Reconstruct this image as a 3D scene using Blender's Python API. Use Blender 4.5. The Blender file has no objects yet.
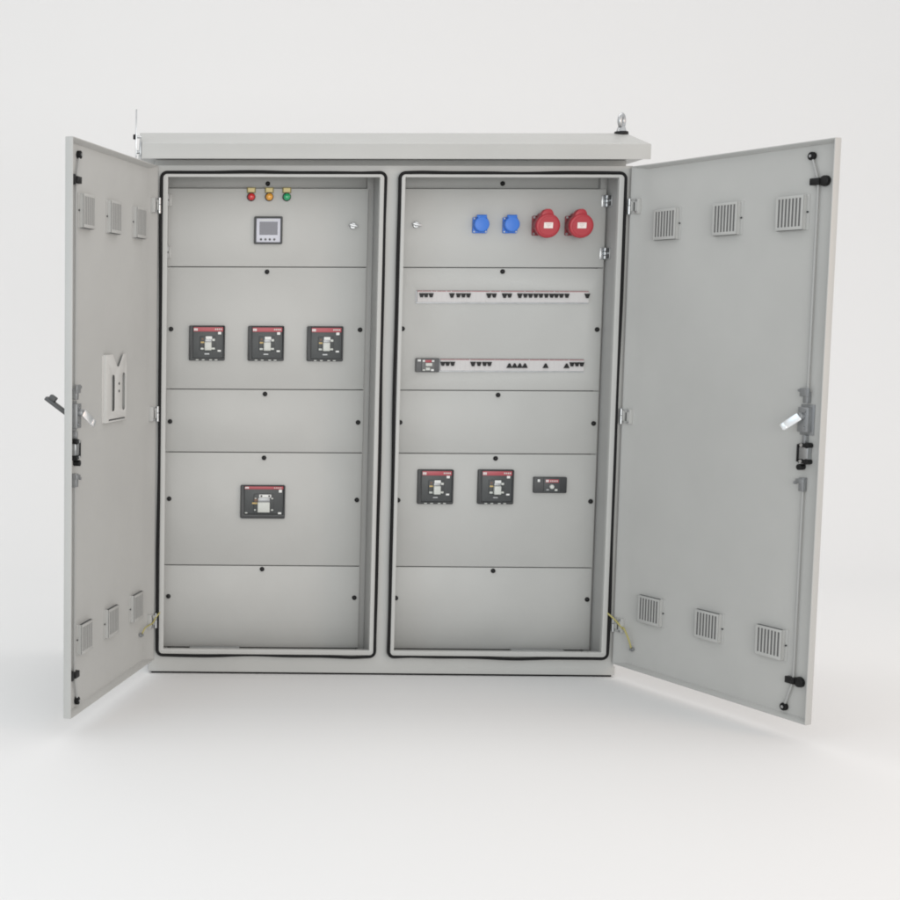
import bpy, bmesh, math, random
from mathutils import Vector, Matrix
random.seed(4)
PI = math.pi
C = bpy.data.collections.new("cabinet_scene")
bpy.context.scene.collection.children.link(C)
sc = bpy.context.scene
FLOOR = -0.0615

# ------------------------------------------------------------------ materials
def lin(c):
    c /= 255.0
    return c / 12.92 if c <= 0.04045 else ((c + 0.055) / 1.055) ** 2.4
def srgb(r, g, b): return (lin(r), lin(g), lin(b), 1)

def mat(name, col, rough=0.5, metal=0.0, bump=0.0, bscale=600.0, vary=0.0, vscale=3.0, spec=0.5, coat=0.0, rvary=0.0, wave=0.0):
    m = bpy.data.materials.new(name); m.use_nodes = True
    nt = m.node_tree; b = nt.nodes['Principled BSDF']
    b.inputs['Base Color'].default_value = col
    b.inputs['Roughness'].default_value = rough
    b.inputs['Metallic'].default_value = metal
    b.inputs['Specular IOR Level'].default_value = spec
    b.inputs['Coat Weight'].default_value = coat
    if vary or bump or rvary:
        geo = nt.nodes.new('ShaderNodeNewGeometry')
    if vary:
        n = nt.nodes.new('ShaderNodeTexNoise'); n.inputs['Scale'].default_value = vscale
        n.inputs['Detail'].default_value = 6; n.inputs['Roughness'].default_value = 0.6
        nt.links.new(geo.outputs['Position'], n.inputs['Vector'])
        r = nt.nodes.new('ShaderNodeValToRGB')
        r.color_ramp.elements[0].position = 0.25; r.color_ramp.elements[1].position = 0.75
        lo = [min(1, c * (1 - vary)) for c in col[:3]]; hi = [min(1, c * (1 + vary)) for c in col[:3]]
        r.color_ramp.elements[0].color = (*lo, 1); r.color_ramp.elements[1].color = (*hi, 1)
        nt.links.new(n.outputs['Fac'], r.inputs['Fac']); nt.links.new(r.outputs['Color'], b.inputs['Base Color'])
    if rvary:
        n3 = nt.nodes.new('ShaderNodeTexNoise'); n3.inputs['Scale'].default_value = 9
        n3.inputs['Detail'].default_value = 5
        nt.links.new(geo.outputs['Position'], n3.inputs['Vector'])
        mr = nt.nodes.new('ShaderNodeMapRange')
        mr.inputs['To Min'].default_value = rough - rvary; mr.inputs['To Max'].default_value = rough + rvary
        nt.links.new(n3.outputs['Fac'], mr.inputs['Value']); nt.links.new(mr.outputs['Result'], b.inputs['Roughness'])
    if bump:
        n2 = nt.nodes.new('ShaderNodeTexNoise'); n2.inputs['Scale'].default_value = bscale
        n2.inputs['Detail'].default_value = 2
        nt.links.new(geo.outputs['Position'], n2.inputs['Vector'])
        bp = nt.nodes.new('ShaderNodeBump'); bp.inputs['Strength'].default_value = bump
        bp.inputs['Distance'].default_value = 0.001
        nt.links.new(n2.outputs['Fac'], bp.inputs['Height']); nt.links.new(bp.outputs['Normal'], b.inputs['Normal'])
        if wave:
            n4 = nt.nodes.new('ShaderNodeTexNoise'); n4.inputs['Scale'].default_value = 4.5; n4.inputs['Detail'].default_value = 1
            nt.links.new(geo.outputs['Position'], n4.inputs['Vector'])
            b2 = nt.nodes.new('ShaderNodeBump'); b2.inputs['Strength'].default_value = 1.0; b2.inputs['Distance'].default_value = wave
            nt.links.new(n4.outputs['Fac'], b2.inputs['Height']); nt.links.new(b2.outputs['Normal'], bp.inputs['Normal'])
    return m

PAINT = mat('grey_powder_coat', (0.445, 0.448, 0.436, 1), 0.42, bump=0.10, bscale=420, vary=0.035, vscale=2.6, rvary=0.06, wave=0.006)
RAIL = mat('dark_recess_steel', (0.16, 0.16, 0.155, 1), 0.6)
INNER = mat('grey_liner_paint', (0.42, 0.42, 0.41, 1), 0.5, vary=0.03)
BLACKR = mat('black_rubber', (0.007, 0.007, 0.0075, 1), 0.7, spec=0.25, vary=0.2, vscale=40)
BLACKP = mat('black_plastic', (0.008, 0.008, 0.0085, 1), 0.45, spec=0.3)
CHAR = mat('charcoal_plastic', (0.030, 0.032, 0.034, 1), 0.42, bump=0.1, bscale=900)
FACE = mat('grey_breaker_face', (0.055, 0.060, 0.062, 1), 0.45, bump=0.1, bscale=900)
CHROME = mat('chrome', (0.78, 0.79, 0.80, 1), 0.16, metal=1.0)
ZINC = mat('zinc_plated_steel', (0.50, 0.51, 0.52, 1), 0.34, metal=1.0, vary=0.12, vscale=60)
STEEL = mat('dull_steel', (0.36, 0.37, 0.38, 1), 0.45, metal=0.85, vary=0.12, vscale=50)
WHITEP = mat('white_plastic', (0.72, 0.73, 0.72, 1), 0.4)
OFFW = mat('pale_grey_plastic', (0.56, 0.58, 0.55, 1), 0.4)
MODW = mat('module_white_plastic', (0.56, 0.545, 0.545, 1), 0.45)
REDBAND = mat('red_band', (0.40, 0.072, 0.090, 1), 0.4)
PINK = mat('red_module_line', (0.36, 0.17, 0.18, 1), 0.5)
YEL = mat('yellow_mark', (0.55, 0.40, 0.16, 1), 0.5)
BROWN = mat('brown_mark', (0.16, 0.09, 0.06, 1), 0.5)
BLUE = mat('blue_socket_plastic', (0.035, 0.17, 0.62, 1), 0.38, bump=0.05)
REDP = mat('red_socket_plastic', (0.40, 0.027, 0.040, 1), 0.38, bump=0.05)
REDD = mat('dark_red_plastic', (0.24, 0.020, 0.030, 1), 0.42)
CREAM = mat('cream_nameplate', (0.62, 0.52, 0.25, 1), 0.5)
LR = mat('red_lens', (0.56, 0.018, 0.022, 1), 0.18, coat=0.3)
LY = mat('amber_lens', (0.72, 0.33, 0.035, 1), 0.18, coat=0.3)
LG = mat('green_lens', (0.012, 0.34, 0.13, 1), 0.18, coat=0.3)
LAV = mat('meter_face', (0.58, 0.59, 0.66, 1), 0.4)
LCD = mat("meter_glass", (0.080, 0.080, 0.108, 1), 0.12, spec=0.5)
WIREM = mat('yellow_wire', (0.40, 0.36, 0.13, 1), 0.45)
RODM = mat('painted_rod', (0.36, 0.365, 0.36, 1), 0.5)
BLADE = mat('bright_steel', (0.88, 0.89, 0.90, 1), 0.28, metal=1.0)
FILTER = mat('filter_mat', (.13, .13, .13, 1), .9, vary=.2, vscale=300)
PALE = mat('pale_pocket_paint', (0.56, 0.56, 0.545, 1), 0.42, vary=.02)
HANDLEM = mat('grey_handle', (0.075, 0.075, 0.075, 1), 0.4)
BACKM = mat('white_backdrop', (0.80, 0.80, 0.80, 1), 0.9, spec=0.1)

# ------------------------------------------------------------------ mesh helpers
class MB:
    def __init__(s, M=None): s.bm = bmesh.new(); s.M = M
    def add(s, t, mi=0, T=None):
        bmesh.ops.recalc_face_normals(t, faces=t.faces[:])
        for f in t.faces: f.material_index = mi
        if T is not None: bmesh.ops.transform(t, matrix=T, verts=t.verts[:])
        me = bpy.data.meshes.new('tmp'); t.to_mesh(me); t.free()
        s.bm.from_mesh(me); bpy.data.meshes.remove(me)
    def box(s, x0, x1, y0, y1, z0, z1, bev=0.0, mi=0, seg=2, T=None):
        t = bmesh.new()
        bmesh.ops.create_cube(t, size=1.0)
        for v in t.verts:
            v.co = Vector(((x0 + x1) / 2 + v.co.x * (x1 - x0), (y0 + y1) / 2 + v.co.y * (y1 - y0), (z0 + z1) / 2 + v.co.z * (z1 - z0)))
        if bev:
            bmesh.ops.bevel(t, geom=t.edges[:], offset=bev, segments=seg, affect='EDGES', profile=0.5)
        s.add(t, mi, T)
    def cyl(s, p0, p1, r, r2=None, seg=24, mi=0, bev=0.0, T=None):
        p0, p1 = Vector(p0), Vector(p1); d = p1 - p0
        t = bmesh.new()
        bmesh.ops.create_cone(t, cap_ends=True, segments=seg, radius1=r, radius2=r if r2 is None else r2, depth=d.length)
        if bev:
            es = [e for e in t.edges if abs(e.verts[0].co.z - e.verts[1].co.z) < 1e-6]
            bmesh.ops.bevel(t, geom=es, offset=bev, segments=3, affect='EDGES', profile=0.5)
        R = d.to_track_quat('Z', 'Y').to_matrix().to_4x4()
        bmesh.ops.transform(t, matrix=Matrix.Translation((p0 + p1) / 2) @ R, verts=t.verts[:])
        s.add(t, mi, T)
    def dome(s, c, axis, r, h, mi=0, seg=24):
        t = bmesh.new()
        bmesh.ops.create_uvsphere(t, u_segments=seg, v_segments=12, radius=1)
        bmesh.ops.delete(t, geom=[v for v in t.verts if v.co.z < -1e-4], context='VERTS')
        R = Vector(axis).to_track_quat('Z', 'Y').to_matrix().to_4x4()
        bmesh.ops.transform(t, matrix=Matrix.Translation(c) @ R @ Matrix.Diagonal((r, r, h, 1)), verts=t.verts[:])
        s.add(t, mi)
    def tube(s, pts, r, seg=10, mi=0, closed=False):
        pts = [Vector(p) for p in pts]; n = len(pts)
        t = bmesh.new(); rings = []
        up = None
        for i in range(n):
            a = pts[(i - 1) % n] if (closed or i > 0) else pts[i]
            b = pts[(i + 1) % n] if (closed or i < n - 1) else pts[i]
            d = (b - a).normalized()
            if up is None: up = d.orthogonal().normalized()
            up = (up - d * up.dot(d)).normalized(); sd = d.cross(up)
            rings.append([t.verts.new(pts[i] + (up * math.cos(2 * PI * k / seg) + sd * math.sin(2 * PI * k / seg)) * r) for k in range(seg)])
        for i in range(n if closed else n - 1):
            A, B = rings[i], rings[(i + 1) % n]
            # a closed ring may arrive with a twist: pick the nearest start
            off = 0
            if closed and i == n - 1:
                off = min(range(seg), key=lambda k: (A[0].co - B[k].co).length)
            for k in range(seg):
                t.faces.new((A[k], A[(k + 1) % seg], B[(k + 1 + off) % seg], B[(k + off) % seg]))
        if not closed:
            t.faces.new(rings[0][::-1]); t.faces.new(rings[-1])
        s.add(t, mi)
    def plate(s, outline, holes, y0, y1, mi=0, bev=0.0):
        """flat sheet in the XZ plane with holes, between y0 and y1"""
        t = bmesh.new()
        for loop in [outline] + holes:
            vs = [t.verts.new((x, y0, z)) for x, z in loop]
            for i in range(len(vs)): t.edges.new((vs[i], vs[(i + 1) % len(vs)]))
        bmesh.ops.triangle_fill(t, use_beauty=True, use_dissolve=False, edges=t.edges[:])
        bmesh.ops.dissolve_limit(t, angle_limit=0.01, verts=t.verts[:], edges=t.edges[:])
        r = bmesh.ops.extrude_face_region(t, geom=t.faces[:])
        for v in r['geom']:
            if isinstance(v, bmesh.types.BMVert): v.co.y = y1
        if bev:
            yf = min(y0, y1)
            es = [e for e in t.edges if all(abs(v.co.y - yf) < 1e-6 for v in e.verts) and len(e.link_faces) == 2
                  and e.calc_face_angle(0) > 0.5]
            bmesh.ops.bevel(t, geom=es, offset=bev, segments=2, affect='EDGES', profile=0.5)
        s.add(t, mi)
    def torus(s, c, R, r, T=None, mi=0, sx=1.0, sz=1.0):
        pts = [Vector((math.cos(2 * PI * i / 32) * R * sx, 0, math.sin(2 * PI * i / 32) * R * sz)) for i in range(32)]
        M = Matrix.Translation(c) @ (T or Matrix.Identity(4))
        s.tube([M @ p for p in pts], r, 12, mi, True)

WORLD = {}
def link(name, mb, mats, parent=None, label=None, M=None, smooth=35):
    M = M or mb.M
    if M is not None: bmesh.ops.transform(mb.bm, matrix=M, verts=mb.bm.verts[:])
    vs = [v.co for v in mb.bm.verts]
    lo = Vector([min(v[i] for v in vs) for i in range(3)]); hi = Vector([max(v[i] for v in vs) for i in range(3)])
    c = (lo + hi) / 2
    bmesh.ops.translate(mb.bm, vec=-c, verts=mb.bm.verts[:])
    me = bpy.data.meshes.new(name); mb.bm.to_mesh(me); mb.bm.free()
    for m in (mats if isinstance(mats, (list, tuple)) else [mats]): me.materials.append(m)
    for p in me.polygons: p.use_smooth = True
    me.set_sharp_from_angle(angle=math.radians(smooth))
    o = bpy.data.objects.new(name, me); C.objects.link(o)
    WORLD[o] = c
    if parent is not None:
        o.parent = parent; o.location = c - WORLD[parent]
    else: o.location = c
    if label: o['label'] = label
    return o

def rrect(x0, x1, z0, z1, r, n=6):
    pts = []
    for cx, cz, a in ((x1 - r, z1 - r, 0), (x0 + r, z1 - r, 90), (x0 + r, z0 + r, 180), (x1 - r, z0 + r, 270)):
        for i in range(n + 1):
            t = math.radians(a + 90 * i / n); pts.append((cx + r * math.cos(t), cz + r * math.sin(t)))
    return pts
def rect(x0, x1, z0, z1): return [(x0, z0), (x1, z0), (x1, z1), (x0, z1)]

# ------------------------------------------------------------------ the cabinet
root = bpy.data.objects.new('electrical_cabinet', None); C.objects.link(root)
root.location = (0, 0, FLOOR); WORLD[root] = Vector((0, 0, FLOOR))
root['label'] = 'light grey steel distribution cabinet with both doors open on a white floor'
root['category'] = 'electrical cabinet'
DEPTH = 0.39
OP = [(-0.7918, -0.0455), (0.0440, 0.7915)]        # openings of the two bays
OZ0, OZ1 = 0.030, 1.7275
BAY = [(-0.8218, -0.01825), (0.01825, 0.8218)]
YP = 0.11                                          # plane of the cover panels

def pull(x, z):      # the lips stand 15-20 mm proud of the frame and are that much smaller
    return ((x + 1.0355) * 0.9968 - 1.0355, (z - 1.2056) * 0.9968 + 1.2056)
m = MB()      # outer skin: sides, back, top and bottom
m.box(-0.8380, -0.8360, 0.022, DEPTH - 0.002, -0.0235, 1.768)
m.box(0.8360, 0.8380, 0.022, DEPTH - 0.002, -0.0235, 1.768)
m.box(-0.8380, 0.8380, DEPTH - 0.002, DEPTH, -0.0235, 1.768)
m.box(-0.8358, 0.8358, 0.022, DEPTH - 0.0022, 1.764, 1.7678)
m.box(-0.8358, 0.8358, 0.022, DEPTH - 0.0022, -0.0233, -0.020)
link('body', m, PAINT, root)

m = MB()
m.plate([(-.8455, -.0540), (.8440, -.0540), (.8440, -.0235), (.838, -.0235), (.838, 1.768), (-.838, 1.768), (-.838, -.0235), (-.8455, -.0235)], [rect(a - 0.004, b + 0.004, OZ0 - 0.004, OZ1 + 0.004) for a, b in OP], 0.0, 0.02, bev=0.0015)
for (a, b), (g0, g1) in zip(OP, BAY):
    m.plate([pull(*p) for p in rrect(g0 + 0.0125, g1 - 0.0125, 0.0125, 1.7375, 0.014)], [[pull(*p) for p in rect(a, b, OZ0, OZ1)]], -0.020, -0.0004, bev=0.002)
link('front_frame', m, PAINT, root)

for (a, b), (g0, g1) in zip(OP, BAY):              # rubber seals round each opening, a little wavy
    pts = rrect(g0 + 0.0063, g1 - 0.0063, 0.0063, 1.7437, 0.021, 8)
    out = []
    n = len(pts)
    for i in range(n):
        p, q = pts[i], pts[(i + 1) % n]
        L = math.hypot(q[0] - p[0], q[1] - p[1]); k = max(1, int(L / 0.03))
        for j in range(k):
            t = j / k; x = p[0] + (q[0] - p[0]) * t; z = p[1] + (q[1] - p[1]) * t
            w = math.sin(x * 9.3 + z * 4.1 + a) * 0.0016 + math.sin(x * 23 + z * 11) * 0.0008
            if z < 0.1: w *= 1.6
            if L > 0.1:
                e = min(1, min(t, 1 - t) * 12)
                if abs(q[0] - p[0]) > abs(q[1] - p[1]): z += w * e
                else: x += w * e
            x, z = pull(x, z); out.append((x, -0.0150, z))
    m = MB(); m.tube(out, 0.0056, 12, 0, True)
    link('door_gasket', m, BLACKR, root, smooth=80)

for a, b in OP:                                    # the deep liner of each bay, behind the opening
    m = MB(); W0, W1, Z0, Z1 = a - 0.0035, b + 0.0035, -0.016, 1.758
    m.box(W0 - 0.003, W0, 0.0202, 0.16, Z0, Z1)
    m.box(W1, W1 + 0.003, 0.0202, 0.16, Z0, Z1)
    m.box(W0, W1, 0.0202, 0.16, Z1, Z1 + 0.003)
    m.box(W0, W1, 0.0202, 0.16, Z0 - 0.003, Z0)
    m.box(W0, W1, 0.16, 0.163, Z0 - 0.003, Z1 + 0.003)
    for s in (0, 1):                               # upright rails the panels are screwed to
        x0 = W0 if s == 0 else W1 - 0.024
        m.box(x0, x0 + 0.024, 0.1225, 0.159, Z0, Z1 if s else 1.698, 0.002)
    link('bay_liner', m, INNER, root)
    m = MB()
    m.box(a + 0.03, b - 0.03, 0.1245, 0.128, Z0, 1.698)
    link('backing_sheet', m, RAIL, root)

def fastener(x, z, parent, y=YP):
    m = MB()
    m.cyl((x, y - 0.0002, z), (x, y - 0.004, z), 0.0088, 0.0082, 20)
    m.dome((x, y - 0.0038, z), (0, -1, 0), 0.0078, 0.0045, seg=20)
    a = random.uniform(0, PI)
    T = Matrix.Translation((x, y - 0.0078, z)) @ Matrix.Rotation(a, 4, 'Y')
    m.box(-0.005, 0.005, -0.0012, 0.001, -0.0012, 0.0012, T=T)
    link('fastener', m, BLACKP, parent)

ZL = [0.0118, 0.3203, 0.7405, 0.9718, 1.4163, 1.6992, 1.7575]

PXS = [(-0.7862, -0.0652), (0.0628, 0.7872)]
FAST = [[(-.4252, .307), (-.7705, .2025), (-.0830, .2025)], [(-.4244, .7205), (-.7712, .567), (-.0815, .567)],
        [(-.4246, .9553), (-.7708, .8527), (-.0833, .8527)], [(-.4245, 1.399), (-.7705, 1.1905), (-.0835, 1.1905)], [], [(-.4225, 1.7185)]]
FAST_R = [[(.4248, .307), (.0705, .2025), (.7729, .2025)], [(.4211, .7235), (.0695, .567), (.7723, .567)],
          [(.4231, .9557), (.0698, .8535), (.7727, .8535)], [(.4255, 1.4025), (.0704, 1.195), (.7727, 1.195)], [], [(.4264, 1.7205)]]
for bi, (x0, x1) in enumerate(PXS):
    for i in range(6):
        z0, z1 = ZL[i] + (0.0036 if i == 5 else 0.0016), ZL[i + 1] - 0.0016
        hinged = (i == 4)
        m = MB()
        yy = YP - (0.002 if hinged else -0.036 if i == 5 else 0)
        dx = random.uniform(-.0006, .0006)
        if bi == 1 and i == 3:                    # slots that the two rows of modules come through
            m.plate(rect(x0, x1, z0, z1), [rect(.1185, .737, 1.2915, 1.3335), rect(.209, .728, 1.0445, 1.087)], yy, YP + 0.012, bev=0.0012)
        else:
            m.box(x0 + dx, x1 + dx, yy, yy + 0.012, z0, z1, 0.0012)
        p = link('hinged_panel' if hinged else 'top_strip' if i == 5 else 'cover_panel', m, PAINT, root)
        for fx, fz in (FAST, FAST_R)[bi][i]: fastener(fx, fz, p, yy)
        if hinged:
            lx = -0.1175 if bi == 0 else 0.109; lz = 1.565 if bi == 0 else 1.569
            m = MB()                               # quarter-turn lock with a small wing
            m.cyl((lx, yy - .0002, lz), (lx, yy - .007, lz), .0125, .0115, 24, bev=.0015)
            m.cyl((lx, yy - .007, lz), (lx, yy - .014, lz), .0075, .0070, 20)
            T = Matrix.Translation((lx, yy - .019, lz)) @ Matrix.Rotation(math.radians(12), 4, 'Y')
            m.box(-.0165, .0165, -.006, .006, -.0045, .0045, .0030, T=T)
            link('panel_lock', m, ZINC, p)
            for hz in (1.655, 1.468):
                m = MB()
                if bi == 0:
                    hx = x0 + .001
                    m.box(hx + .002, hx + .013, yy - .004, yy - .0003, hz - .021, hz + .021, .001)
                    m.cyl((hx, yy - .006, hz - .021), (hx, yy - .006, hz - .004), .0045, seg=12, mi=2)
                    m.cyl((hx, yy - .006, hz + .003), (hx, yy - .006, hz + .021), .0045, seg=12, mi=2)
                else:
                    hx = x1 + .0005
                    m.box(hx - .017, hx - .004, yy - .004, yy - .0003, hz - .021, hz + .021, .001)
                    for q in (-.014, 0, .014):
                        m.cyl((hx, yy - .007, hz + q - .0055), (hx, yy - .007, hz + q + .0055), .006, seg=12)
                    m.box(.7915, .7945, .066, .104, hz - .021, hz + .021, .0008)
                    for q in (-.0105, .0105): m.box(.7885, .7914, .070, .098, hz + q - .0075, hz + q + .0075, .001, mi=1)
                link('panel_hinge', m, [PAINT if bi == 0 else ZINC, CHAR, STEEL], p)

for x0, x1 in ((-.693, -.510), (.4835, .675)):      # bright steel strip lying along the sill of each bay
    m = MB(); m.box(x0, x1, 0.040, 0.075, 0.0155, 0.0240, 0.001)
    link('sill_strip', m, ZINC, root)
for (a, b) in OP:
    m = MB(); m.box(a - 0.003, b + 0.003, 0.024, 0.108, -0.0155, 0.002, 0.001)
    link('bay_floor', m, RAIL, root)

# ---- canopy, plinth, lifting eyes
m = MB()
m.box(-.834, .834, .055, .376, 1.7682, 1.7935)
link('canopy_neck', m, PAINT, root)
m = MB(); t = bmesh.new()
prof = [(-.040, 1.7868), (-.040, 1.8395), (.196, 1.9075), (.432, 1.8395), (.432, 1.7868), (.430, 1.7868), (.430, 1.7945), (-.038, 1.7945), (-.038, 1.7868)]
va = [t.verts.new((-.887, y, z)) for y, z in prof]; vb = [t.verts.new((.884, y, z)) for y, z in prof]
t.faces.new(va); t.faces.new(vb[::-1])
for i in range(len(prof)):
    j = (i + 1) % len(prof); t.faces.new((va[i], vb[i], vb[j], va[j]))
bmesh.ops.recalc_face_normals(t, faces=t.faces[:])
es = [e for e in t.edges if len(e.link_faces) == 2 and e.calc_face_angle(0) > .2 and min(v.co.z for v in e.verts) > 1.80]
bmesh.ops.bevel(t, geom=es, offset=.004, segments=3, affect='EDGES', profile=.5)
m.add(t)
link('canopy', m, PAINT, root, smooth=25)

m = MB(); m.box(-.8455, .8440, .0203, DEPTH, -.0540, -.0240, .0015)
link('plinth', m, PAINT, root)
m = MB(); m.box(-.835, .833, .006, DEPTH - .01, FLOOR + .0003, -.0543)  # black foot block; its colour draws the contact shadow line under the plinth
link('base_skid', m, BLACKR, root)

m = MB()
ex, ey, ez = .862, .190, 1.9065
m.cyl((ex, ey, ez - .006), (ex, ey, ez + .006), .026, .024, 28, bev=.002, mi=1)
m.cyl((ex, ey, ez + .006), (ex, ey, ez + .024), .0185, .0120, 24)
T = Matrix.Rotation(math.radians(50), 4, 'Z')
m.torus((ex, ey, ez + .044), .0185, .0085, T, sz=1.15)
link('lifting_eye', m, [ZINC, BLACKP], root, 'zinc eye bolt on a black washer at the right end of the roof', smooth=60)
m = MB()
lx = -.9055
m.box(lx - .0022, lx + .0022, -.005, .035, 1.797, 1.962, .0008)
m.cyl((lx - .0024, .014, 1.868), (lx - .011, .014, 1.868), .0100, .0085, 16, mi=1, bev=.0015)
m.cyl((lx + .0024, .014, 1.868), (-.8875, .014, 1.868), .0050, seg=14)
m.cyl((lx + .0024, .014, 1.815), (-.8875, .014, 1.815), .0065, seg=14)
m.box(-.8935, -.8875, -.010, .040, 1.800, 1.850, .001)
link('lifting_lug', m, [ZINC, BLACKP], root, 'thin upright steel lug bolted to the left end of the roof')

# ------------------------------------------------------------------ devices
def fbox(m, X0, Z1, W, H, fx0, fx1, fy0, fy1, y0, y1, mi=0, bev=.0006):
    m.box(X0 + fx0 * W, X0 + fx1 * W, y0, y1, Z1 - fy1 * H, Z1 - fy0 * H, bev, mi)

MARKS = [WHITEP, YEL, OFFW, BLACKP, BROWN, STEEL]
def mark(b, name, X0, Z1, W, H, a, y0, y1, mi):
    m = MB(); fbox(m, X0, Z1, W, H, *a, y0, y1, 0, 0); link(name, m, MARKS[mi], b)
def breaker(cx, cz, big=False):
    W, H = (.163, .1235) if big else (.1305, .1275)
    X0, Z1 = cx - W / 2, cz + H / 2
    y = YP - .0003
    if big:
        px, py = lambda v: (v - 130) / 575, lambda v: (v - 120) / 440
    else:
        px, py = lambda v: (v - 140) / 530, lambda v: (v - 155) / 525
    m = MB()
    out = rrect(X0, X0 + W, Z1 - H, Z1, .005, 4)
    fi = (px(178), px(683), py(132), py(505)) if big else (px(196), px(648), py(170), py(645))
    hole = rect(X0 + fi[0] * W, X0 + fi[1] * W, Z1 - fi[3] * H, Z1 - fi[2] * H)
    m.plate(out, [hole], y - .013, y, bev=.0018)
    b = link('breaker', m, CHAR, root)
    m = MB()
    m.box(hole[0][0] + .0006, hole[1][0] - .0006, y - .0095, y, hole[0][1] + .0006, hole[2][1] - .0006, .001)
    # raised shoulder the lever comes out of
    if big: fbox(m, X0, Z1, W, H, px(300), px(560), py(235), py(478), y - .0135, y - .0092, 0, .002)
    else: fbox(m, X0, Z1, W, H, px(300), px(530), py(312), py(530), y - .0135, y - .0092, 0, .002)
    link('breaker_face', m, FACE, b)
    yf = y - .0096; ys = y - .0137
    m = MB()
    if big: fbox(m, X0, Z1, W, H, px(182), px(680), py(137), py(174), yf - .0012, yf)
    else: fbox(m, X0, Z1, W, H, px(204), px(640), py(180), py(246), yf - .0012, yf)
    link('brand_band', m, REDBAND, b)
    y2 = yf - .0013
    if big:
        for q in (0, 17, 34): mark(b, 'logo', X0, Z1, W, H, (px(186 + q), px(199 + q), py(144), py(166)), y2 - .0006, y2, 0)
        for q in range(4): mark(b, 'rating_text', X0, Z1, W, H, (px(560 + q * 26), px(576 + q * 26), py(150), py(162)), y2 - .0006, y2, 2)
        mark(b, 'status_window', X0, Z1, W, H, (px(622), px(662), py(178), py(216)), yf - .0008, yf, 0)
        mark(b, 'corner_mark', X0, Z1, W, H, (px(616), px(658), py(478), py(501)), yf - .0008, yf, 0)
        mark(b, 'corner_mark', X0, Z1, W, H, (px(190), px(218), py(480), py(494)), yf - .0008, yf, 2)
        mark(b, 'lever_cap', X0, Z1, W, H, (px(368), px(522), py(243), py(282)), ys - .0010, ys, 0)
        for q in (385, 486): mark(b, 'cap_screw', X0, Z1, W, H, (px(q), px(q + 22), py(252), py(273)), ys - .0016, ys - .0011, 3)
        mark(b, 'trip_mark', X0, Z1, W, H, (px(278), px(352), py(347), py(368)), ys - .0012, ys, 1)
        mark(b, 'trip_window', X0, Z1, W, H, (px(305), px(350), py(296), py(335)), ys - .0010, ys, 4)
        mark(b, 'position_mark', X0, Z1, W, H, (px(312), px(330), py(286), py(300)), ys - .0014, ys, 2)
        mark(b, 'position_mark', X0, Z1, W, H, (px(524), px(548), py(286), py(302)), ys - .0010, ys, 2)
        mark(b, 'position_mark', X0, Z1, W, H, (px(305), px(326), py(436), py(454)), ys - .0010, ys, 2)
        mark(b, 'position_mark', X0, Z1, W, H, (px(524), px(550), py(436), py(454)), ys - .0010, ys, 2)
    else:
        for q in (0, 19, 38): mark(b, 'logo', X0, Z1, W, H, (px(211 + q), px(225 + q), py(197), py(234)), y2 - .0006, y2, 0)
        for q in range(4): mark(b, 'rating_text', X0, Z1, W, H, (px(520 + q * 28), px(538 + q * 28), py(200), py(222)), y2 - .0006, y2, 2)
        mark(b, 'status_window', X0, Z1, W, H, (px(565), px(612), py(250), py(287)), yf - .0008, yf, 0)
        mark(b, 'corner_mark', X0, Z1, W, H, (px(562), px(610), py(521), py(545)), yf - .0008, yf, 0)
        mark(b, 'rating_text', X0, Z1, W, H, (px(370), px(440), py(572), py(588)), yf - .0008, yf, 5)
        mark(b, 'lever_cap', X0, Z1, W, H, (px(384), px(476), py(317), py(362)), ys - .0012, ys, 0)
        mark(b, 'trip_mark', X0, Z1, W, H, (px(310), px(362), py(396), py(418)), ys - .0010, ys, 1)
        mark(b, 'trip_window', X0, Z1, W, H, (px(322), px(350), py(345), py(372)), ys - .0010, ys, 4)
        mark(b, 'position_mark', X0, Z1, W, H, (px(480), px(520), py(354), py(386)), ys - .0010, ys, 2)
        mark(b, 'position_mark', X0, Z1, W, H, (px(310), px(357), py(488), py(516)), ys - .0010, ys, 2)
        mark(b, 'position_mark', X0, Z1, W, H, (px(470), px(520), py(486), py(513)), ys - .0010, ys, 2)
        for q in (240, 330, 440, 520): mark(b, 'clip', X0, Z1, W, H, (px(q), px(q + 40), py(662), py(674)), y - .0138, y - .0128, 2)
    m = MB()
    if big:
        fbox(m, X0, Z1, W, H, px(352), px(503), py(284), py(338), ys - .006, ys, 1, .001)
        fbox(m, X0, Z1, W, H, px(344), px(500), py(338), py(472), ys - .016, ys, 0, .0022)
    else:
        fbox(m, X0, Z1, W, H, px(372), px(470), py(362), py(402), ys - .005, ys, 1, .001)
        fbox(m, X0, Z1, W, H, px(364), px(466), py(400), py(526), ys - .016, ys, 0, .0022)
    link('lever', m, [OFFW, STEEL], b)

for cx, cz in ((-.6395, 1.1405), (-.4250, 1.1400), (-.2105, 1.1395), (.2030, .6185), (.4225, .6195)): breaker(cx, cz)
breaker(-.4275, .5590, True)

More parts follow.
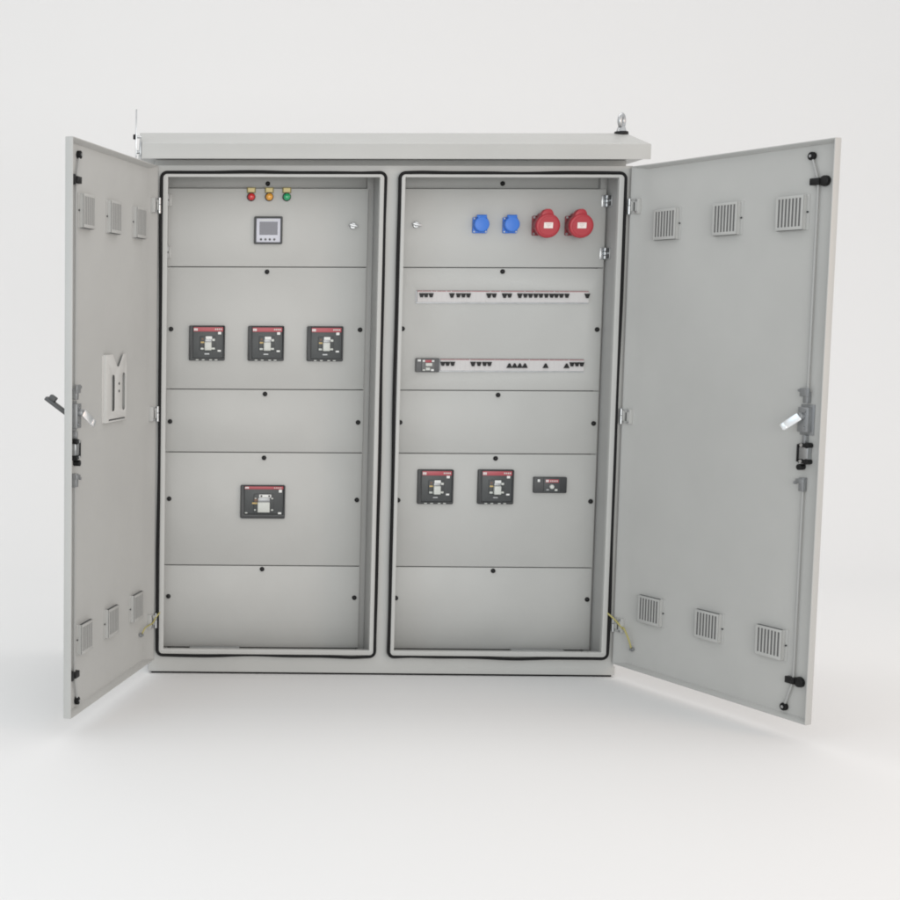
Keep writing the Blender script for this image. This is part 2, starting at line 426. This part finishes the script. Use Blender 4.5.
def small_breaker(x0, x1, z0, z1, y, mats, strip=False):
    W, H = x1 - x0, z1 - z0
    if strip: px, py = lambda v: (v - 50) / 205, lambda v: (v - 72) / 123
    else: px, py = lambda v: (v - 195) / 490, lambda v: (v - 255) / 240
    m = MB(); m.plate(rrect(x0, x1, z0, z1, .004, 4), [], y - .011, y, bev=.0016)
    b = link('small_breaker', m, mats[0], root)
    yf = y - .0112
    m = MB()
    if strip: fbox(m, x0, z1, W, H, px(100), px(210), py(84), py(184), yf - .004, yf, 0, .001)
    else: fbox(m, x0, z1, W, H, px(340), px(575), py(272), py(478), yf - .004, yf, 0, .001)
    link('breaker_face', m, mats[1], b)
    ys = yf - .0042
    m = MB()
    if strip:
        fbox(m, x0, z1, W, H, px(128), px(182), py(88), py(110), ys - .001, ys)
        band = m; link('brand_band', m, REDBAND, b)
        m = MB()
        fbox(m, x0, z1, W, H, px(65), px(92), py(84), py(101), yf - .001, yf, 0, 0)
        fbox(m, x0, z1, W, H, px(106), px(126), py(88), py(104), ys - .001, ys, 0, 0)
        fbox(m, x0, z1, W, H, px(186), px(206), py(90), py(104), ys - .001, ys, 0, 0)
        fbox(m, x0, z1, W, H, px(108), px(128), py(170), py(182), ys - .001, ys, 1, 0)
        fbox(m, x0, z1, W, H, px(180), px(204), py(168), py(184), ys - .001, ys, 0, 0)
        fbox(m, x0, z1, W, H, px(135), px(170), py(154), py(178), ys - .001, ys, 1, 0)
        link('lettering', m, [WHITEP, OFFW], b)
        m = MB(); fbox(m, x0, z1, W, H, px(128), px(186), py(114), py(142), ys - .009, ys, 0, .002)
        link('lever', m, OFFW, b)
    else:
        fbox(m, x0, z1, W, H, px(362), px(556), py(288), py(336), ys - .001, ys)
        link('brand_band', m, REDBAND, b)
        m = MB()
        fbox(m, x0, z1, W, H, px(250), px(284), py(290), py(328), yf - .001, yf, 0, 0)
        for q in (0, 15, 30): fbox(m, x0, z1, W, H, px(366 + q), px(378 + q), py(294), py(328), ys - .0018, ys - .0011, 0, 0)
        for q in range(5): fbox(m, x0, z1, W, H, px(430 + q * 24), px(444 + q * 24), py(302), py(324), ys - .0018, ys - .0011, 1, 0)
        fbox(m, x0, z1, W, H, px(378), px(416), py(434), py(452), ys - .001, ys, 2, 0)
        fbox(m, x0, z1, W, H, px(500), px(540), py(432), py(460), ys - .001, ys, 1, 0)
        link('lettering', m, [WHITEP, OFFW, STEEL], b)
        cx, cz = x0 + px(452) * W, z1 - py(396) * H
        m = MB(); m.cyl((cx, ys, cz), (cx, ys - .010, cz), .0085, .0075, 20, bev=.0015)
        link('lever', m, OFFW, b)
small_breaker(.5600, .6805, .5980, .6570, YP - .0003, [CHAR, FACE])
GREYB = mat('grey_device_plastic', (0.085, 0.087, 0.090, 1), 0.45)
small_breaker(.1195, .2050, 1.0380, 1.0890, YP - .0003, [GREYB, mat('mid_grey_plastic', (0.14, 0.14, 0.14, 1), .45)], True)

def module_row(x0, x1, z0, z1, toggles):
    y = YP - .0003
    m = MB(); n = round((x1 - x0) / .0178); w = (x1 - x0) / n
    for i in range(n):
        m.box(x0 + i * w + .00005, x0 + (i + 1) * w - .00005, y - .0065, YP + .01, z0 + .0005, z1 - .0005, .0002, seg=1)
    o = link('module_row', m, MODW, root)
    m = MB()
    for i in range(n):
        g = random.choice((.0002, .0002, .0012, .003))
        m.box(x0 + i * w + .0002, x0 + (i + 1) * w - g, y - .0070, y - .0064, z1 - .0040, z1 - .0008)
    link('red_line', m, PINK, o)
    m = MB()
    m.box(x0 - .0035, x1 + .001, y - .0030, y + .0002, z0 - .0045, z0 + .0004)
    m.box(x0 - .0045, x0 - .0003, y - .0014, y + .0002, z0 + .0005, z1 - .001)
    link('slot_edge', m, STEEL, o)
    for tx, kind in toggles:
        if kind == 'u':  top, bot, za, zb = .0022, .0108, 1.0535 - 1.0427 + z0, 1.0703 - 1.0427 + z0
        elif kind == 'D': top, bot, za, zb = .0105, .0042, z0 + .0160, z0 + .0325
        else: top, bot, za, zb = .0092, .0046, z0 + .0172, z0 + .0322
        m = MB(); t = bmesh.new()
        def q(yy, s):
            return [t.verts.new((tx - bot * s, yy, za)), t.verts.new((tx + bot * s, yy, za)), t.verts.new((tx + top * s, yy, zb)), t.verts.new((tx - top * s, yy, zb))]
        A, B = q(y - .0063, 1), q(y - .0115, .92)
        t.faces.new(A); t.faces.new(B[::-1])
        for i in range(4):
            j = (i + 1) % 4; t.faces.new((A[i], A[j], B[j], B[i]))
        m.add(t); link('switch_lever', m, BLACKP, o)
T1 = [(.1347, 'd'), (.1509, 'd'), (.1690, 'd'), (.2437, 'D'), (.2671, 'd'), (.2852, 'd'), (.3032, 'd'), (.3771, 'D'), (.3962, 'd'), (.4333, 'D'), (.4514, 'd'),
      (.4881, 'D'), (.5083, 'd'), (.5266, 'd'), (.5457, 'd'), (.5641, 'd'), (.5835, 'd'), (.6026, 'd'), (.6195, 'd'), (.6375, 'd'), (.6572, 'd'), (.7305, 'D')]
T2 = [(.2177, 'd'), (.2351, 'd'), (.2532, 'd'), (.3271, 'D'), (.3485, 'd'), (.3687, 'd'), (.3861, 'd'), (.4585, 'u'), (.4773, 'u'), (.4961, 'u'), (.5145, 'u'),
      (.5894, 'u'), (.6649, 'u'), (.6842, 'd'), (.7023, 'd'), (.7195, 'd')]
module_row(.1195, .7365, 1.2915, 1.3335, T1)
module_row(.2095, .7280, 1.0440, 1.0865, T2)

# ---- signal lamps and panel meter
YH = YP - .002
for x, ml, c in ((-.4865, LR, 'red'), (-.4216, LY, 'amber'), (-.3585, LG, 'green')):
    m = MB()
    m.cyl((x, YH - .0003, 1.6675), (x, YH - .0062, 1.6675), .0158, .0150, 28, bev=.0012)
    lp = link('signal_lamp', m, BLACKP, root, c + ' signal lamp with a cream nameplate above')
    m = MB(); m.cyl((x, YH - .0063, 1.6675), (x, YH - .0135, 1.6675), .0132, .0120, 28); m.dome((x, YH - .0134, 1.6675), (0, -1, 0), .0119, .0055)
    link('lens', m, ml, lp, smooth=50)
    m = MB(); m.box(x - .0158, x + .0158, YH - .0045, YH - .0003, 1.6815, 1.7015, .0008); m.box(x - .0118, x + .0118, YH - .0054, YH - .0044, 1.6845, 1.6985, 0, 1)
    link('nameplate', m, [mat('olive_plate', (.20, .17, .06, 1), .5), CREAM], lp)
m = MB(); x0, x1, z0, z1 = -.4740, -.3725, 1.4985, 1.5975
m.plate(rrect(x0, x1, z0, z1, .004, 4), [rect(x0 + .007, x1 - .007, z0 + .006, z1 - .007)], YH - .012, YH - .0003, bev=.0015)
me_ = link('panel_meter', m, CHAR, root)
m = MB(); m.box(x0 + .0074, x1 - .0074, YH - .0095, YH - .0003, z0 + .0064, z1 - .0074, .0008)
link('meter_face', m, LAV, me_)
m = MB(); m.box(x0 + .0185, x1 - .0178, YH - .0104, YH - .0096, z0 + .0325, z1 - .0190)
link('display', m, LCD, me_)
m = MB(); m.box(x0 + .022, x1 - .03, YH - .0101, YH - .0096, z1 - .0145, z1 - .0115)
link('marking', m, OFFW, me_)
for i, q in enumerate((.0245, .0405, .0560, .0725)):
    m = MB(); m.cyl((x0 + q, YH - .0096, z0 + .0165), (x0 + q, YH - .0122, z0 + .0165), .0042, .0036, 16)
    link('button', m, CHAR if i == 0 else HANDLEM, me_)

# ---- sockets
for cx in (.3385, .4465):
    cz = 1.569; y = YH - .0003
    m = MB(); m.plate(rrect(cx - .0275, cx + .0245, cz - .0295, cz + .0275, .004, 4), [], y - .009, y, bev=.0015)
    s = link('blue_socket', m, BLUE, root)
    m = MB()
    m.cyl((cx - .001, y - .0092, cz + .0012), (cx - .001, y - .024, cz + .0012), .0265, .0262, 40)
    m.cyl((cx - .001, y - .0242, cz + .0012), (cx - .001, y - .034, cz + .0012), .0275, .0268, 40, bev=.0035)
    m.box(cx - .016, cx + .014, y - .033, y - .0095, cz + .020, cz + .0315, .003)
    m.cyl((cx - .018, y - .026, cz + .0295), (cx + .016, y - .026, cz + .0295), .0055, seg=16)
    link('socket_lid', m, BLUE, s)
    m = MB()
    for sx, sz in ((-.0225, -.0245), (-.0225, .0225), (.0195, -.0245)):
        m.cyl((cx + sx, y - .0088, cz + sz), (cx + sx, y - .0106, cz + sz), .0032, .0028, 12)
    link('screw', m, OFFW, s)
for k, cx in enumerate((.5615, .6795)):
    cz = 1.5675; y = YH - .0003
    m = MB(); m.plate(rrect(cx - .0375, cx + .0375, cz - .0360, cz + .0345, .005, 4), [], y - .006, y, bev=.002)
    s = link('red_socket', m, REDD, root)
    m = MB()
    for sx in (-.031, .031):
        for sz in (-.030, .0285): m.cyl((cx + sx, y - .006, cz + sz), (cx + sx, y - .0085, cz + sz), .0048, .004, 14)
    link('screw', m, STEEL, s)
    tl = Vector((0, -1, -.10)).normalized()
    c0 = Vector((cx - .001, y - .006, cz + .001)); c1 = c0 + tl * .048; c2 = c0 + tl * .070
    m = MB(); m.cyl(c0 + tl * -.002, c1, .0362, .0405, 44)
    m.box(cx - .022, cx + .018, y - .050, y - .0055, cz + .020, cz + .0425, .006, seg=3)
    link('socket_body', m, REDD, s)
    m = MB(); m.cyl(c1 + tl * .0005, c2, .0440, .0425, 48, bev=.005)
    m.cyl(c2 + tl * .0002, c2 + tl * .0018, .0345, .0335, 44)
    lug = [(-.027, -.012), (.022, -.012), (.018, .004), (.013, .0125), (.006, .0165), (-.006, .0165), (-.014, .0125), (-.021, .004)]
    m.plate([(c1.x + px_, c1.z + .0415 + pz_) for px_, pz_ in lug], [], c1.y - .0195, c1.y + .010, bev=.004)
    link('socket_lid', m, REDP, s)
    R = tl.to_track_quat('-Y', 'Z').to_matrix().to_4x4()
    m = MB(); T = Matrix.Translation(c2 + tl * .0026) @ R
    m.box(-.0165, .0150, -.0008, .0006, -.0085, .0120, 0, T=T)
    for q in range(3): m.box(-.011 + q * .003, .010 - q * .004, -.0012, -.0009, .0065 - q * .0048, .0078 - q * .0048, 0, mi=1, T=T)
    link('rating_label', m, [mat('label_paper', (.80, .72, .68, 1), .5), mat('label_print', (.45, .36, .35, 1), .5)], s)

# ------------------------------------------------------------------ doors
WD, DT = .8336, .0249
HZ0, HZ1 = -.0076, 1.7639
def door(sgn, ang, label):
    a = math.radians(ang)
    d = Vector((sgn * math.cos(a), -math.sin(a), 0)); n = Vector((sgn * math.sin(a), math.cos(a), 0))
    o = Vector((sgn * .8271, -.0154, 0))
    # local axes: x along the door from the hinge, y away from the viewer (outwards), z up
    M = Matrix((( d.x, n.x, 0, o.x), (d.y, n.y, 0, o.y), (0, 0, 1, 0), (0, 0, 0, 1)))
    SH = .0215                                      # depth of the sheet behind the rim
    def done(name, m, mats, parent, **k):
        if M.determinant() < 0: bmesh.ops.reverse_faces(m.bm, faces=m.bm.faces[:])
        return link(name, m, mats, parent, M=M, **k)
    m = MB(); t = bmesh.new()
    def ring(x0, x1, z0, z1, y): return [t.verts.new((x, y, z)) for x, z in ((x0, z0), (x1, z0), (x1, z1), (x0, z1))]
    r = .0035; w = .0135
    L0 = ring(0, WD, HZ0, HZ1, DT)
    L1 = ring(0, WD, HZ0, HZ1, .0)
    L2 = ring(r, WD - r, HZ0 + r, HZ1 - r, 0)
    L3 = ring(.058, WD - w, HZ0 + w, HZ1 - w, SH)
    t.faces.new(L0)
    for A, B in ((L0, L1), (L1, L2), (L2, L3)):
        for i in range(4):
            j = (i + 1) % 4; t.faces.new((A[i], A[j], B[j], B[i]))
    t.faces.new(L3)
    bmesh.ops.recalc_face_normals(t, faces=t.faces[:])
    es = [e for e in t.edges if e.calc_face_angle(0) > .3 and all(v in L0 + L1 + L2 for v in e.verts)]
    bmesh.ops.bevel(t, geom=es, offset=.0014, segments=2, affect='EDGES', profile=.5)
    # rounded fold where the rim meets the sheet
    m.add(t)
    D = done('door', m, PAINT, root, label=label, smooth=30)

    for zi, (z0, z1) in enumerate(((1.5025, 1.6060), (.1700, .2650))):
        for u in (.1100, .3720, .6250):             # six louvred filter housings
            m = MB(); u1 = u + .1010
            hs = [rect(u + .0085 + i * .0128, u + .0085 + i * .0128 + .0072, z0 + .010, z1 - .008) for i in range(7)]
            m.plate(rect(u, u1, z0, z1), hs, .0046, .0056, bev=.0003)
            m.box(u, u + .002, 0.0074, SH - .0003, z0, z1); m.box(u1 - .002, u1, 0.0074, SH - .0003, z0, z1)
            m.box(u + .0021, u1 - .0021, 0.0074, SH - .0003, z0, z0 + .002)
            m.box(u + .0021, u1 - .0021, .0074, SH - .0003, z1 - .002, z1)
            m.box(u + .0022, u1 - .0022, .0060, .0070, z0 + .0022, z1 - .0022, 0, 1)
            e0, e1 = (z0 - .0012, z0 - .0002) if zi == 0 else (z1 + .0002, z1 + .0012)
            m.box(u + .004, u1 - .004, .0080, .0140, e0, e1, 0, 2)  # dark strip: painted shade under the upper housings, an open slot atop the lower
            m.box(u1 - .0002, u1 + .010, SH - .0022, SH - .0002, z0 - .002, z1 + .002, .0006)
            m.cyl((u1 + .006, SH - .0022, (z0 + z1) / 2), (u1 + .006, SH - .005, (z0 + z1) / 2), .003, seg=10, mi=2)
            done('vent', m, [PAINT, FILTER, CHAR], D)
    # espagnolette rods: vertical run, then a slight bend out to the roller
    ur = .7690; yr = .0140
    for z0, zg, ze in ((1.0120, 1.6420, 1.7200), (.7450, .1160, .0260)):
        m = MB()
        ub = ur + (.004 if ze > 1 else .002)
        m.tube([(ur, yr, z0), (ur, yr, zg), (ub - .032, yr, ze)], .0036, 10)
        done('lock_rod', m, RODM, D, smooth=60)
        m = MB()                                    # black rod guide with a flared foot
        m.box(ur - .024, ur + .010, yr - .010, yr + .0070, zg - .0105, zg + .0105, .002)
        m.cyl((ur + .022, yr - .006, zg), (ur + .022, SH - .0005, zg), .0155, .0170, 24, bev=.002)
        m.box(ur + .002, ur + .022, yr - .004, yr + .006, zg - .008, zg + .008, .001)
        done('rod_guide', m, BLACKP, D)
        m = MB()
        uc = ub - .032
        m.cyl((uc, yr - .005, ze), (uc, yr + .007, ze), .0125, seg=24, bev=.002)
        m.cyl((uc, yr - .008, ze), (uc, yr - .0052, ze), .0045, seg=14, mi=1)
        done('rod_roller', m, [BLACKR, ZINC], D)
    m = MB()
    m.box(ur - .022, ur + .016, .0020, SH - .0003, .8880, .9640, .002)
    m.box(ur - .026, ur + .024, SH - .003, SH - .0002, .8780, .9720, .001)
    m.cyl((ur - .006, .0018, .936), (ur - .006, -.010, .936), .0120, .0105, 20, bev=.0015)
    m.cyl((ur + .004, .0018, .900), (ur + .004, -.002, .900), .005, seg=14)
    m.cyl((ur + .004, .0018, .953), (ur + .004, -.002, .953), .005, seg=14)
    m.box(ur - .006, ur + .006, .007, SH - .0003, .8500, .8780, .001)
    lk = done('lock_gear', m, STEEL, D)
    m = MB()
    m.box(ur - .010, ur + .008, .006, SH - .0003, .9760, 1.0100, .0015)
    m.box(ur - .020, ur + .012, .003, .010, .9960, 1.0220, .0015)
    m.cyl((ur - .022, .002, 1.014), (ur - .022, .012, 1.014), .0045, seg=12)
    done('rod_coupler', m, STEEL, D)
    m = MB()
    m.box(ur - .010, ur + .008, .006, SH - .0003, .7060, .7480, .0015)
    m.box(ur - .020, ur + .010, .003, .010, .7300, .7440, .0015)
    m.cyl((ur - .022, .002, .731), (ur - .022, .012, .731), .0045, seg=12)
    done('rod_coupler', m, STEEL, D)
    m = MB()                                        # the latch tongue swung to the unlocked side
    # in the door plane, tilted down towards the hinge
    ta = math.radians(217 if sgn > 0 else 217)
    T = Matrix.Translation((ur - .006, -.013, .934)) @ Matrix.Rotation(math.radians(22), 4, 'Z') @ Matrix.Rotation(-ta, 4, 'Y')
    m.box(-.004, .056, -.0022, .0022, -.0120, .0120, .0012, T=T)
    m.box(.044, .058, -.0045, -.0023, -.0100, .0100, .001, T=T)
    done('latch_tongue', m, BLADE, lk)
    m = MB()
    m.box(ur - .014, ur + .020, .004, SH - .0003, .8040, .8420, .002)
    m.box(ur - .020, ur - .0145, .002, SH - .0003, .7960, .8500, .001, mi=1)
    for zz in (.8480, .7980):
        m.box(ur - .014, ur + .022, .0005, SH - .0003, zz - .0055, zz + .0055, .0035, mi=1)
        m.cyl((ur + .016, -.0002, zz), (ur + .016, SH - .0004, zz), .0085, seg=16, mi=1, bev=.001)
        m.cyl((ur - .002, -.0010, zz), (ur - .002, .0004, zz), .0055, seg=12, mi=2)
    m.cyl((ur - .008, .000, .7800), (ur - .008, SH - .0004, .7800), .0095, seg=16, mi=1, bev=.0015)
    done('rod_clip', m, [ZINC, BLACKP, CHROME], D)
    for hz in (1.625, .889, .139):                  # hinges, knuckle and leaves
        m = MB()
        m.box(.0125, .0400, -.0005, .0150, hz - .026, hz + .026, .0012)
        m.box(.0075, .0120, -.004, .012, hz - .016, hz + .020, .001)
        m.cyl((.004, -.0065, hz - .027), (.004, -.0065, hz + .002), .0060, seg=14, mi=1)
        m.cyl((.004, -.0065, hz + .004), (.004, -.0065, hz + .027), .0055, seg=14, mi=1)
        m.box(.0200, .0245, -.0022, -.0008, hz - .016, hz + .014, .0004, mi=2)
        for q in (-.020, .020): m.cyl((.0320, -.0007, hz + q), (.0320, -.0045, hz + q), .0040, seg=12, mi=1)
        done('door_hinge', m, [PAINT, ZINC, CHAR], D)
    # earthing strap stud, and the wire down to it
    m = MB()
    us, zs = (.0800, .0620) if sgn > 0 else (.1080, .1050)
    m.cyl((us, SH - .0003, zs), (us, SH - .016, zs), .004, seg=12); m.cyl((us, SH - .004, zs), (us, SH - .010, zs), .0085, seg=6)
    done('earth_stud', m, STEEL, D)
    tip = M @ Vector((us, SH - .012, zs + .006))
    if sgn > 0:
        pts = [Vector((.798, .030, .185)), Vector((.800, -.012, .180)), Vector((.822, -.030, .160)), Vector((.845, -.055, .130)), M @ Vector((.055, -.004, .135)), M @ Vector((.076, .000, .100)), tip]
    else:
        pts = [Vector((-.797, .030, .178)), Vector((-.802, -.012, .174)), Vector((-.822, -.026, .150)), Vector((-.834, -.045, .134)), M @ Vector((.058, .000, .132)), M @ Vector((.092, .004, .128)), tip]
    fine = []
    P = [pts[0]] + pts + [pts[-1]]
    for i in range(1, len(P) - 2):
        for k in range(8):
            s = k / 8; p0, p1, p2, p3 = P[i - 1:i + 3]
            fine.append(.5 * ((2 * p1) + (p2 - p0) * s + (2 * p0 - 5 * p1 + 4 * p2 - p3) * s * s + (3 * p1 - p0 - 3 * p2 + p3) * s ** 3))
    fine.append(pts[-1])
    m = MB(); m.tube(fine, .0033 if sgn > 0 else .0026, 10)
    link('earth_wire', m, WIREM, D, smooth=70)
    if sgn < 0:
        m = MB()                                    # folded steel pocket for the drawings
        u0, u1, z0, z1 = .2960, .5000, .8860, 1.1080; uc = u0 + .086; yf = .0105
        out = [(u0, z0), (u1, z0), (u1, z1), (uc + .052, z1), (uc + .010, z1 - .040), (uc - .010, z1 - .040), (uc - .052, z1), (u0, z1)]
        def slot(c, a, b, w=.0150): return rrect(c - w, c + w, a, b, .012, 5)
        m.plate(out, [slot(u0 + .028, z0 + .035, z0 + .160), slot(u0 + .132, z0 + .035, z0 + .155)], yf, yf + .0016, bev=.0006)
        m.box(u0, u0 + .0016, yf + .0017, SH - .0003, z0, z1); m.box(u1 - .0016, u1, yf + .0017, SH - .0003, z0, z1)
        m.box(u0 + .0017, u1 - .0017, yf + .0017, SH - .0003, z0 + .004, z0 + .0056)
        m.box(u0 - .012, u0 - .0001, SH - .0016, SH - .0003, z0, z1 - .004, .0004)
        m.box(u1 + .0001, u1 + .014, SH - .0016, SH - .0003, z0, z1 - .004, .0004)
        m.box(u0 + .020, u1 - .026, yf - .0008, yf - .0002, z0 + .006, z0 + .0105, 0, 1)
        for zz in (.125, .100): m.cyl((uc - .008, yf - .0001, z0 + zz), (uc - .008, yf - .0016, z0 + zz), .0045, seg=10, mi=1)
        done('document_pocket', m, [PALE, CHAR], D)
        m = MB()                                    # outside swing handle, lifted out
        base = M @ Vector((.785, DT + .001, .930))
        nn = n
        p0 = base + nn * .004; p1 = base + nn * .072 + Vector((0, 0, .046)); 
        dd = (p1 - p0).normalized()
        Q = dd.to_track_quat('X', 'Z').to_matrix().to_4x4(); T = Matrix.Translation(p0) @ Q
        m.box(0, (p1 - p0).length + .008, -.011, .011, -.006, .006, .0025, T=T)
        T2 = Matrix.Translation(p1 + Vector((.006, 0, .004))) @ Q
        m.box(-.020, .002, -.010, .010, -.002, .013, .002, T=T2)
        b0 = M @ Vector((.785, DT + .0005, .905)); b1 = M @ Vector((.785, DT + .0005, .958))
        m.cyl(base - nn * .0003, base + nn * .006, .018, seg=24, bev=.002)
        link('swing_handle', m, HANDLEM, D, smooth=40)
    return D
door(-1, 69.846, 'left door, its inner face carrying a drawing pocket')
door(1, 68.492, 'right door, wide plain inner face')

# ------------------------------------------------------------------ backdrop
m = MB(); t = bmesh.new()
prof = [(-11.0, FLOOR)]
yb, r = 4.2, 2.2
prof += [(yb - r, FLOOR)]
for i in range(1, 25):
    a = PI / 2 * i / 24; prof.append((yb - r + r * math.sin(a), FLOOR + r - r * math.cos(a)))
prof.append((yb, 7.0))
A = [t.verts.new((-18, y, z)) for y, z in prof]; B = [t.verts.new((20, y, z)) for y, z in prof]
for i in range(len(prof) - 1): t.faces.new((A[i], B[i], B[i + 1], A[i + 1]))
m.add(t)
bd = link('studio_backdrop', m, BACKM, None, 'seamless pale studio sweep under and behind the cabinet', smooth=80)
bd['kind'] = 'structure'
for p in bd.data.polygons:
    pass
if sum(p.normal.z for p in bd.data.polygons) < 0: bd.data.flip_normals()

# ------------------------------------------------------------------ light
w = bpy.data.worlds.new('World'); sc.world = w; w.use_nodes = True
w.node_tree.nodes['Background'].inputs['Color'].default_value = (1.0, 1.0, 1.0, 1)
w.node_tree.nodes['Background'].inputs['Strength'].default_value = 0.90
def area(name, loc, target, sx, sy, power, col):
    l = bpy.data.lights.new(name, 'AREA'); l.shape = 'RECTANGLE'; l.size = sx; l.size_y = sy; l.energy = power; l.color = col
    o = bpy.data.objects.new(name, l); C.objects.link(o); o.location = loc
    o.rotation_euler = (Vector(target) - Vector(loc)).to_track_quat('-Z', 'Y').to_euler()
area('overhead_softbox', (0.1, 0.85, 4.4), (0.05, 0.2, 0.0), 4.2, 0.7, 33, (1.0, 0.985, 0.95))  # unseen lamp added above and behind, so the cabinet shades the floor before it
area('front_fill', (-0.2, -7.5, 1.6), (0.0, 0.0, 0.8), 4.5, 2.6, 150, (1.0, 1.0, 0.97))  # added fill, brightens the recessed panels
area('side_fill_warm', (4.2, -3.2, 2.2), (-1.0, -.3, .9), 2.0, 2.4, 30, (1.0, 0.62, 0.40))  # added fill that tints the left door warm
area('side_fill_cool', (-4.2, -3.4, 2.2), (1.0, -.3, .9), 2.0, 2.4, 15, (0.42, 0.76, 1.0))  # added fill that tints the right door cool

# ------------------------------------------------------------------ camera
cam = bpy.data.cameras.new('camera'); co = bpy.data.objects.new('camera', cam); C.objects.link(co)
co.location = (-1.0355, -5.0342, 1.2056); co.rotation_euler = (1.4816, -0.0038, 0.0203)
cam.sensor_width = 36; cam.lens = 1402.5943 * 36 / 900
cam.shift_x = (450 - 69.8563) / 900
cam.clip_start = .05; cam.clip_end = 200
sc.camera = co
sc.view_settings.view_transform = 'Standard'; sc.view_settings.look = 'None'
sc.view_settings.exposure = 0; sc.view_settings.gamma = 1
sc.cycles.use_denoising = True
sc.cycles.filter_width = 1.9
sc.cycles.max_bounces = 10; sc.cycles.diffuse_bounces = 6
